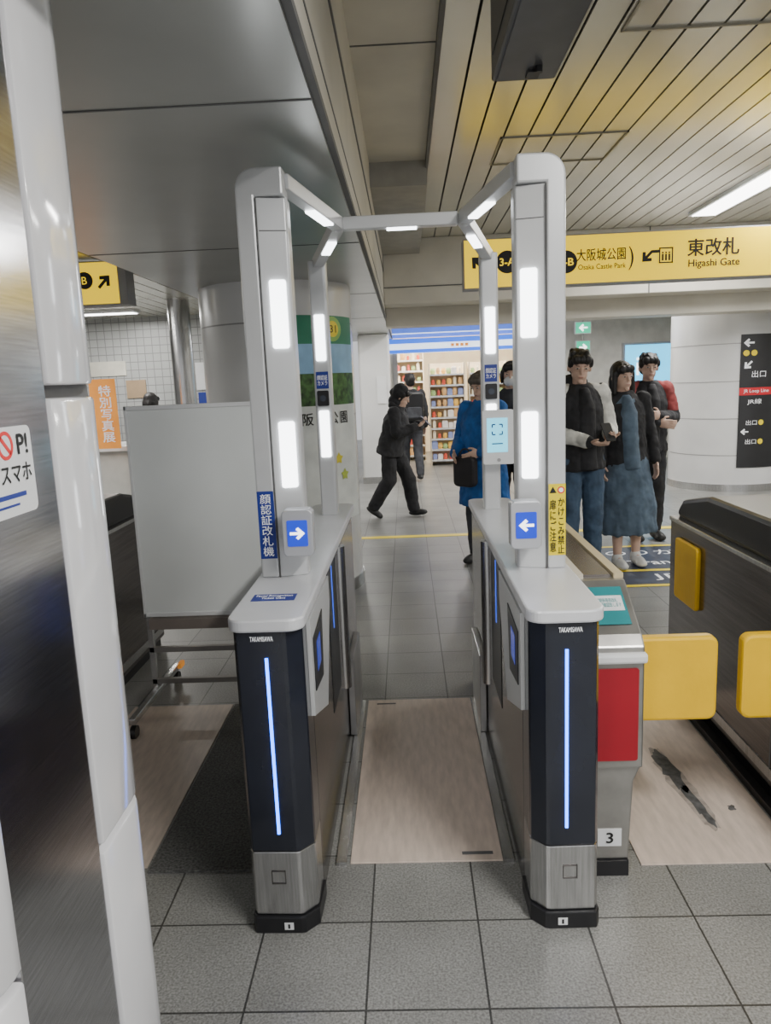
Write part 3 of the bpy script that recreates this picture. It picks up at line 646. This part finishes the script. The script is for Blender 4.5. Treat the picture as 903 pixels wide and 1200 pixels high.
# cyan display
t=thing('information_screen','bright cyan wall screen behind the waiting people at far right','screen',(4.3,13.1,1.1))
B('bezel',wallg,t,3.75,4.95,13.12,13.198,1.1,2.0); B('screen',M('cyan_wall_screen',(.1,.5,.6),.3,emit=2.2,ecol=(.06,.55,.95),noise=.3,nscale=3),t,3.79,4.91,13.105,13.12,1.14,1.96)
txt(t,'i',(4.0,13.1,1.6),.05,.3,wtg); B('caption_bar',M('caption_blue',(.02,.15,.6),.4,emit=.8,ecol=(.03,.2,.8)),t,3.79,4.91,13.1,13.105,1.14,1.3)
for (px,py,w_,h_,lb) in((683,384,.24,.17,'upper green exit sign hanging in the far concourse'),(683,407,.22,.2,'lower green exit sign with white arrow in the far concourse')):
    Yq=12.6 if py<400 else 12.9
    c=onY(px,py,Yq); t=thing('exit_sign',lb,'exit sign',(c.x,c.y,c.z-h_/2))
    B('casing',whitep,t,c.x-w_/2-.01,c.x+w_/2+.01,c.y,c.y+.06,c.z-h_/2-.01,c.z+h_/2+.01)
    B('green_face',M('exit_green',(.02,.45,.25),.4,emit=.9,ecol=(.02,.6,.35)),t,c.x-w_/2,c.x+w_/2,c.y-.004,c.y,c.z-h_/2,c.z+h_/2)
    arrow(t,V((c.x,c.y-.005,c.z)),.14,0 if py>400 else PI,wtg)
    bm=nb(); cone(bm,(c.x,c.y+.03,c.z+h_/2),(c.x,c.y+.03,3.0),.012); fin('hanger',bm,steel,t)
# left background shop area
t=thing('counter','white service counter with boxes behind the pillar at left','counter',(-3.0,7.6,0))
B('counter_top',whitep,t,-4.2,-2.55,7.3,8.0,.95,1.0,bevel=.005); B('counter_body',wallw,t,-4.15,-2.6,7.35,7.95,0,.95)
c0=onY(104,445,7.1); c1=onY(143,525,7.1)
bn=thing('banner','orange vertical banner with white lettering in front of the left counter','banner',((c0.x+c1.x)/2,7.1,0))
B('cloth',orange,bn,c0.x,c1.x,7.08,7.09,c1.z,c0.z)
bm=nb(); cone(bm,(c0.x+.01,7.1,0),(c0.x+.01,7.1,c0.z+.03),.01); fin('pole',bm,steel,bn)
bm=nb(); cone(bm,(c0.x+.01,7.1,0),(c0.x+.01,7.1,.03),.14,n=24); fin('base',bm,black,bn)
txt(bn,'特\n別\n写\n真\n展',((c0.x+c1.x)/2+.02,7.079,(c0.z+c1.z)/2),.12,.54,wt,bold=.015)
for (px0,py0,px1,py1,mt,lb) in((228,425,252,456,whitep,'white notice on the tiled wall beside the steel column'),(232,460,252,474,bluel,'small blue notice on the tiled wall under the white notice'),(147,446,172,466,M('box_brown',(.35,.25,.15),.6),'brown framed notice on the tiled wall near the orange banner'),(98,425,148,440,M('notice_cream',(.6,.58,.5),.5),'wide cream notice on the tiled wall above the orange banner')):
    c0=onY(px0,py0,9.58); c1=onY(px1,py1,9.58); bm=nb(); box(bm,c0.x,c1.x,9.585,9.6,c1.z,c0.z); nt_=fin('notice',bm,mt,label=lb,cat='notice')
# ------------------------------------------------------------------ people
skin=M('skin',(.60,.40,.31),.5,noise=.05)
hairm=M('hair_black',(.012,.010,.010),.5,noise=.3,nscale=40,bump=.5,bscale=60,stretch=(1,1,.15))
def loft(bm,secs,T,n=20):
    rings=[]
    for (c,rx,ry) in secs:
        rings.append([bm.verts.new(T(V((c[0]+rx*math.cos(2*PI*i/n),c[1]+ry*math.sin(2*PI*i/n),c[2])))) for i in range(n)])
    for A,Bb in zip(rings,rings[1:]):
        for i in range(n): bm.faces.new((A[i],A[(i+1)%n],Bb[(i+1)%n],Bb[i]))
    bm.faces.new(rings[0][::-1]); bm.faces.new(rings[-1])
def person(label,loc,rz,H,top,pants,shoes,P=None,lean=0,head=(0,0),hair='short',dress=None,inner=None,vox=.009,hood=False,coat=0,hairmat=None,mask=False,panel=None,plen=.72,k_=1.0,baggy=1.0,sway=0):
    P=P or {}; s=H/1.65
    root=thing('person',label,'person',loc,rz,local=True)
    J=dict(hipL=(.085,0,.88),kneeL=(.095,-.015,.48),ankL=(.10,.01,.085),hipR=(-.085,0,.88),kneeR=(-.095,-.015,.48),ankR=(-.10,.01,.085),
      shL=(.165,.01,1.345),elL=(.215,.03,1.08),wrL=(.225,-.03,.85),shR=(-.165,.01,1.345),elR=(-.215,.03,1.08),wrR=(-.225,-.03,.85),
      ftL=(0,-1,0),ftR=(0,-1,0),nL=None,nR=None)
    J.update(P)
    rx=Matrix.Rotation(sway,3,'Y')@Matrix.Rotation(lean,3,'X'); pv=V((0,0,.92))
    def TU(q): return (pv+rx@(V(q)-pv))*s
    def TL(q): return V(q)*s
    g=lambda k:(TU(J[k]) if k[:2]=='sh' else TL(J[k]))
    HC=TU((0,-.015,1.535)); hr=Matrix.Rotation(head[0],3,'Z')@Matrix.Rotation(head[1]+lean,3,'X')@Matrix.Rotation(head[2] if len(head)>2 else 0,3,'Y')
    hp=lambda x,y,z: HC+hr@(V((x,y,z))*s)
    bm=nb()
    for k in'LR':
        h,kn,an=g('hip'+k),g('knee'+k),g('ank'+k)
        cap(bm,h,kn,.078*s,.052*s); mid=kn.lerp(an,.35)+V((0,.012*s,0)); cap(bm,kn,mid,.050*s,.050*s); cap(bm,mid,an,.050*s,.032*s)
        fd=V(J['ft'+k]).normalized(); sd=fd.cross(Z_).normalized(); up=sd.cross(fd)
        cap(bm,an,an+fd*.10*s-up*.045*s,.028*s,.02*s)
        sh,el,wr=g('sh'+k),g('el'+k),g('wr'+k)
        cap(bm,sh,el,.045*s,.036*s); cap(bm,el,wr,.036*s,.024*s)
        d=(wr-el).normalized(); n0=V(J['n'+k]) if J['n'+k] else V((-1 if k=='L' else 1,0,0))
        n0=(n0-d*n0.dot(d)).normalized(); lat=d.cross(n0)
        if lat.dot(V((0,-1,.6)))<0: lat=-lat
        ball(bm,wr+d*.045*s,(.040*s,.050*s,.017*s),Matrix((lat,d,n0)).transposed())
        for i in range(4):
            Lf=(.056,.066,.074,.068)[i]*s; b0=wr+d*.085*s+lat*((i-1.5)*.021*s)
            cu=.9 if J.get('grip') else .45
            m1=b0+(d*math.cos(cu*.5)+n0*math.sin(cu*.5))*Lf*.5; m2=m1+(d*math.cos(cu*1.6)+n0*math.sin(cu*1.6))*Lf*.5
            cap(bm,b0-d*.015*s,m1,.0095*s,.009*s); cap(bm,m1,m2,.009*s,.0075*s)
        tb0=wr+d*.03*s+lat*.032*s; t1_=tb0+(d*.6+lat*.7+n0*.3).normalized()*.035*s; cap(bm,tb0,t1_,.012*s,.010*s); cap(bm,t1_,t1_+(d*.85+lat*.2+n0*.45).normalized()*.028*s,.010*s,.008*s)
    loft(bm,[((0,0,.83),.10,.075),((0,0,.90),.145,.095),((0,-.005,1.03),.12,.085),((0,-.01,1.2),.145,.10),((0,0,1.32),.155,.088),((0,.005,1.385),.09,.06),((0,.0,1.40),.055,.05)],TU)
    cap(bm,TU((0,.01,1.36)),HC-V((0,0,.06*s)),.052*s,.048*s)
    ball(bm,hp(0,.008,.02),(.074*s,.092*s,.094*s),hr); ball(bm,hp(0,-.018,-.045),(.056*s,.066*s,.062*s),hr)
    cap(bm,hp(0,-.082,.012),hp(0,-.097,-.022),.008*s,.0105*s)
    ball(bm,hp(0,-.080,-.052),(.024*s,.010*s,.011*s),hr); ball(bm,hp(0,-.072,-.09),(.02*s,.016*s,.016*s),hr)
    for q in(-1,1): ball(bm,hp(q*.076,.01,-.01),(.011*s,.019*s,.03*s),hr)
    fin('body',bm,skin,root,mods=(vox*.75,2))
    for q in(-1,1):
        bm=nb(); ball(bm,hp(q*.030,-.079,.008),(.014*s,.008*s,.005*s),hr,8); e=fin('eye',bm,M('eye_white',(.55,.50,.47),.3),root,smooth=True)
        bm=nb(); ball(bm,hp(q*.030,-.0855,.008),(.007*s,.003*s,.0045*s),hr,8); fin('pupil',bm,black,e)
        bm=nb(); cap(bm,hp(q*.018,-.087,.026),hp(q*.042,-.079,.028),.0022*s,.002*s); fin('eyebrow',bm,hairm,root)
    bm=nb(); ball(bm,hp(0,-.0885,-.053),(.018*s,.004*s,.004*s),hr,8); fin('lips',bm,M('lips',(.42,.19,.16),.5),root)
    if mask:
        bm=nb(); ball(bm,hp(0,-.05,-.05),(.06*s,.058*s,.048*s),hr); fin('face_mask',bm,whitep,root,smooth=True)
    bm=nb(); ball(bm,hp(0,.022,.036),(.086*s,.099*s,.092*s),hr)
    fr=lambda: [ball(bm,hp(q*.028,-.060,.064),(.034*s,.032*s,.034*s),hr) for q in(-1.3,0,1.2)]
    if hair=='long':
        ball(bm,hp(0,.05,-.04),(.088*s,.065*s,.115*s),hr)
        for q in(-1,1): cap(bm,hp(q*.074,-.01,.03),hp(q*.082,-.02,-.12),.024*s,.020*s)
        fr()
    elif hair=='bob':
        ball(bm,hp(0,.045,-.02),(.09*s,.07*s,.09*s),hr); ball(bm,hp(.078,-.01,-.01),(.018*s,.04*s,.06*s),hr); ball(bm,hp(-.078,-.01,-.01),(.018*s,.04*s,.06*s),hr); fr()
    else:
        fr(); ball(bm,hp(0,.055,-.02),(.07*s,.045*s,.06*s),hr)
        for i in range(14):
            t=random.uniform(0,2*PI); ball(bm,hp(.06*math.cos(t),.02+.07*math.sin(t),.085+random.uniform(-.01,.02)),.022*s,n=6)
        for q in(-1,1): ball(bm,hp(q*.079,-.015,.035),(.012*s,.03*s,.035*s),hr)
    fin('hair',bm,hairmat or hairm,root,mods=(vox*.8,2))
    if pants:
        bm=nb()
        for k in'LR':
            h,kn,an=g('hip'+k),g('knee'+k),g('ank'+k)
            cap(bm,h,kn,.096*s,.074*s*baggy); cap(bm,kn,an+(kn-an)*.06,.074*s*baggy,.062*s*baggy)
        loft(bm,[((0,0,.82),.12,.09),((0,0,.90),.165,.118),((0,0,1.02),.14,.108)],TU)
        fin('trousers',bm,pants,root,mods=(vox,4,.022))
    for k in'LR':
        an=g('ank'+k); fd=V(J['ft'+k]).normalized()
        bm=nb(); up=V((0,0,1)); sd=fd.cross(up).normalized(); up=sd.cross(fd)
        Rm=Matrix((sd,fd,up)).transposed()
        ball(bm,an+fd*.045*s-up*.042*s,(.044*s,.125*s,.042*s),Rm); ball(bm,an-up*.015*s,(.044*s,.05*s,.058*s),Rm); ball(bm,an+fd*.11*s-up*.052*s,(.046*s,.06*s,.032*s),Rm)
        if abs(fd.z)<.1 and an.z<.11*s:
            for v in bm.verts: v.co.z=max(v.co.z,.002)
        fin('shoe',bm,shoes,root,mods=(vox*.8,2))
    if dress:
        bm=nb(); loft(bm,[((0,.0,.28),.225,.17),((0,0,.5),.222,.16),((0,0,.85),.178,.13),((0,0,1.0),.15,.11),((0,-.005,1.2),.155,.115),((0,0,1.33),.14,.095),((0,0,1.40),.07,.07)],TU)
        for i in range(7):
            an_=2*PI*i/7+.3; cap(bm,TU((.20*math.cos(an_),.15*math.sin(an_),.30)),TU((.13*math.cos(an_),.10*math.sin(an_),.85)),.035*s,.02*s)
        fin('dress',bm,dress,root,mods=(vox,3,.018))
    hem=.80-coat
    bm=nb()
    for k in'LR':
        sh,el,wr=g('sh'+k),g('el'+k),g('wr'+k)
        cap(bm,sh,el,.068*s*k_,.058*s*k_); cap(bm,el,el.lerp(wr,.95),.058*s*k_,.046*s*k_)
    loft(bm,[((0,.005,hem),(.20+coat*.1)*k_,.145*k_),((0,.005,.95),.188*k_,.14*k_),((0,0,1.08),.175*k_,.133*k_),((0,0,1.22),.182*k_,.135*k_),((0,.0,1.31),.170*k_,.11*k_),((0,.01,1.37),.12,.088),((0,.012,1.42),.078,.074)],TU)
    if hood: ball(bm,TU((0,.07,1.42)),(.11*s,.07*s,.07*s))
    fin('jacket',bm,top,root,mods=(vox,4,.026))
    if hood=='up':
        bm=nb(); ball(bm,hp(0,.045,.035),(.105*s,.115*s,.122*s),hr); ball(bm,hp(0,.06,-.08),(.095*s,.09*s,.09*s),hr); cap(bm,hp(0,.10,.07),hp(0,.13,.01),.05*s,.05*s); fin('hood',bm,top,root,mods=(vox,4,.02))
    if panel:
        bm=nb()
        for k in'LR':
            sh,el,wr=g('sh'+k),g('el'+k),g('wr'+k); cap(bm,sh.lerp(el,.02),sh.lerp(el,min(1,plen)),.073*s*k_,.065*s*k_)
            if plen>1: cap(bm,el,el.lerp(wr,.9),.063*s*k_,.050*s*k_)
            x0_=1 if k=='L' else -1
            cap(bm,sh,TU((x0_*.075,.02,1.385)),.062*s*k_,.04*s)
        fin('jacket_panel',bm,panel,root,mods=(vox,3,.026))
    if inner:
        bm=nb(); loft(bm,[((0,-.06,hem+.01),.085,.105*k_),((0,-.06,1.08),.08,.098*k_),((0,-.06,1.25),.08,.098*k_),((0,-.045,1.35),.05,.082*k_),((0,-.03,1.39),.04,.06)],TU)
        fin('shirt_front',bm,inner,root,mods=(vox,3,.015))
    return root,s
def cloth(n,c,b=.8): return M(n,c,.85,noise=.18,nscale=9,bump=b,bscale=9)
jet=cloth('cloth_black',(.020,.020,.023)); jeans=cloth('cloth_jeans',(.05,.085,.14)); denim=cloth('cloth_denim',(.085,.125,.175)); bluej=cloth('cloth_blue',(.012,.10,.34)); offw=cloth('cloth_offwhite',(.66,.66,.62)); redc=cloth('cloth_red',(.28,.05,.05)); dgrey=cloth('cloth_grey',(.04,.042,.05))
shw=M('shoe_white',(.7,.7,.68),.5); shb=M('shoe_black',(.02,.02,.02),.5)
def Wp(root,q): return Matrix.Translation(root.location)@Matrix.Rotation(root.rotation_euler.z,4,'Z')@V(q)
def phone(root,q,lb,tilt=.9):
    bm=nb(); prism(bm,rr(-.036,.036,-.075,.075,.01),-.004,.004); 
    Mx=Matrix.Translation(Wp(root,q))@Matrix.Rotation(root.rotation_euler.z,4,'Z')@Matrix.Rotation(tilt,4,'X')
    bmesh.ops.transform(bm,matrix=Mx,verts=bm.verts)
    fin('smartphone',bm,black,label=lb,cat='phone')
def gp(px,py,Y=None):
    c=onZ(px,py); return (c.x,c.y,0)
person('person in black jacket over long denim dress with white sneakers, standing',gp(731,662),.12,1.60,jet,None,shw,
   P=dict(elL=(.215,.03,1.08),wrL=(.235,-.02,.86),elR=(-.225,.03,1.08),wrR=(-.22,-.03,.86),kneeR=(-.075,-.05,.48),ankR=(-.08,-.05,.085)),dress=denim,inner=denim,hair='long',vox=.008,head=(.15,.1,-.05),k_=.92,sway=-.07)
c=onY(680,560,5.55)
rC,s=person('person in black and white jacket and jeans holding a phone at the waist',(c.x,5.55,0),.25,1.69,jet,jeans,shb,
   P=dict(elL=(.225,.0,1.08),wrL=(.10,-.24,1.05),elR=(-.225,.02,1.08),wrR=(-.05,-.245,1.02),nL=(-.3,0,1),nR=(.3,0,1),grip=1),inner=jet,hair='short',vox=.008,head=(-.3,.25,.05),hood=True,panel=offw,plen=1.2,k_=.93,sway=-.03)
phone(rC,(.03*s,-.335*s,1.09*s),'phone held at the waist by person in black and white jacket')
person('person in black jacket with red sleeves, arms folded, behind the denim dress',gp(755,632),.15,1.67,jet,jet,shb,
   P=dict(elL=(.235,-.03,1.09),wrL=(.02,-.19,1.12),elR=(-.235,-.03,1.09),wrR=(-.0,-.20,1.06),nL=(0,1,0),nR=(0,1,0)),panel=redc,inner=jet,hair='short',vox=.009,k_=.95,head=(-.2,.12))
rA,s=person('person in bright blue long jacket and dark trousers standing behind the right gate',gp(568,660),-.75,1.57,bluej,dgrey,shb,
   P=dict(elL=(.23,-.02,1.08),wrL=(.12,-.2,1.0),elR=(-.235,.0,1.08),wrR=(-.12,-.22,.98)),coat=.28,hair='short',vox=.008,head=(0,.3),hairmat=M('hair_grey',(.10,.085,.07),.5),hood=True,k_=1.1)
q=Wp(rA,(.02,-.27*s,0)); 
bg=thing('shoulder_bag','dark bag held against the front of the person in blue jacket','bag',(q.x,q.y,.68),rA.rotation_euler.z,local=True)
bm=nb(); prism(bm,rr(-.10,.10,0,.24,.04),-.04,.04,'y'); fin('pouch',bm,M('bag_dark',(.016,.014,.017),.6),bg,bevel=.02)
bm=nb()
for i in range(10):
    t0,t1_=PI*i/10,PI*(i+1)/10; cap(bm,(.06*math.cos(t0),0,.22+.08*math.sin(t0)),(.06*math.cos(t1_),0,.22+.08*math.sin(t1_)),.007,.007)
fin('handle',bm,dgrey,bg)
c=onY(600,560,6.6)
person('person in dark coat and face mask between the right gate posts',(c.x,6.6,0),-.2,1.65,dgrey,jet,shb,hair='bob',vox=.009,mask=True)
rF,s=person('person in black hooded jacket walking right while looking at a phone',gp(462,606),PI/2-.25,1.47,jet,jet,shb,
   P=dict(kneeL=(.09,-.18,.49),ankL=(.09,-.24,.09),ftL=(0,-1,.12),kneeR=(-.09,.02,.49),ankR=(-.09,.25,.14),ftR=(0,-.85,-.5),hipL=(.085,-.02,.86),hipR=(-.085,.02,.86),
   elL=(.2,-.14,1.08),wrL=(.08,-.35,1.17),elR=(-.2,-.12,1.08),wrR=(-.07,-.34,1.15),nL=(-.3,0,1),nR=(.3,0,1),grip=1),lean=.24,head=(0,.2),hood='up',vox=.009,k_=1.15,baggy=1.25)
phone(rF,(.0,-.45*s,1.21*s),'phone held by the walking person in black hood',.8)
rG,s=person('person with black backpack walking away toward the shop',gp(484,563),PI+.15,1.62,jet,dgrey,shb,
   P=dict(kneeL=(.09,-.09,.49),ankL=(.1,-.05,.085),kneeR=(-.09,.02,.48),ankR=(-.1,.16,.11)),hair='short',vox=.012)
bp_=thing('backpack','black backpack worn by the person walking toward the shop','backpack',Wp(rG,(0,.25,.95*s)),rG.rotation_euler.z,local=True)
bm=nb(); prism(bm,rr(-.15,.15,0,.42,.06),-.09,.08,'y'); fin('bag',bm,black,bp_,bevel=.03)
bm=nb(); prism(bm,rr(-.11,.11,.04,.2,.03),.08,.11,'y'); fin('pocket',bm,dgrey,bp_,bevel=.01)
for q in(-1,1):
    bm=nb(); cap(bm,(q*.1,-.08,.38),(q*.1,-.20,.40),.012,.012); fin('strap',bm,black,bp_)
c=onY(177,480,8.8)
person('person with black hair partly hidden behind the whiteboard at left',(c.x,8.8,0),PI-.4,1.50,dgrey,jet,shb,vox=.012,head=(0,.3),hair='bob')
# ------------------------------------------------------------------ world
w=bpy.data.worlds.new('world'); S.world=w; w.use_nodes=True
w.node_tree.nodes['Background'].inputs[0].default_value=(.90,.91,.93,1); w.node_tree.nodes['Background'].inputs[1].default_value=.86
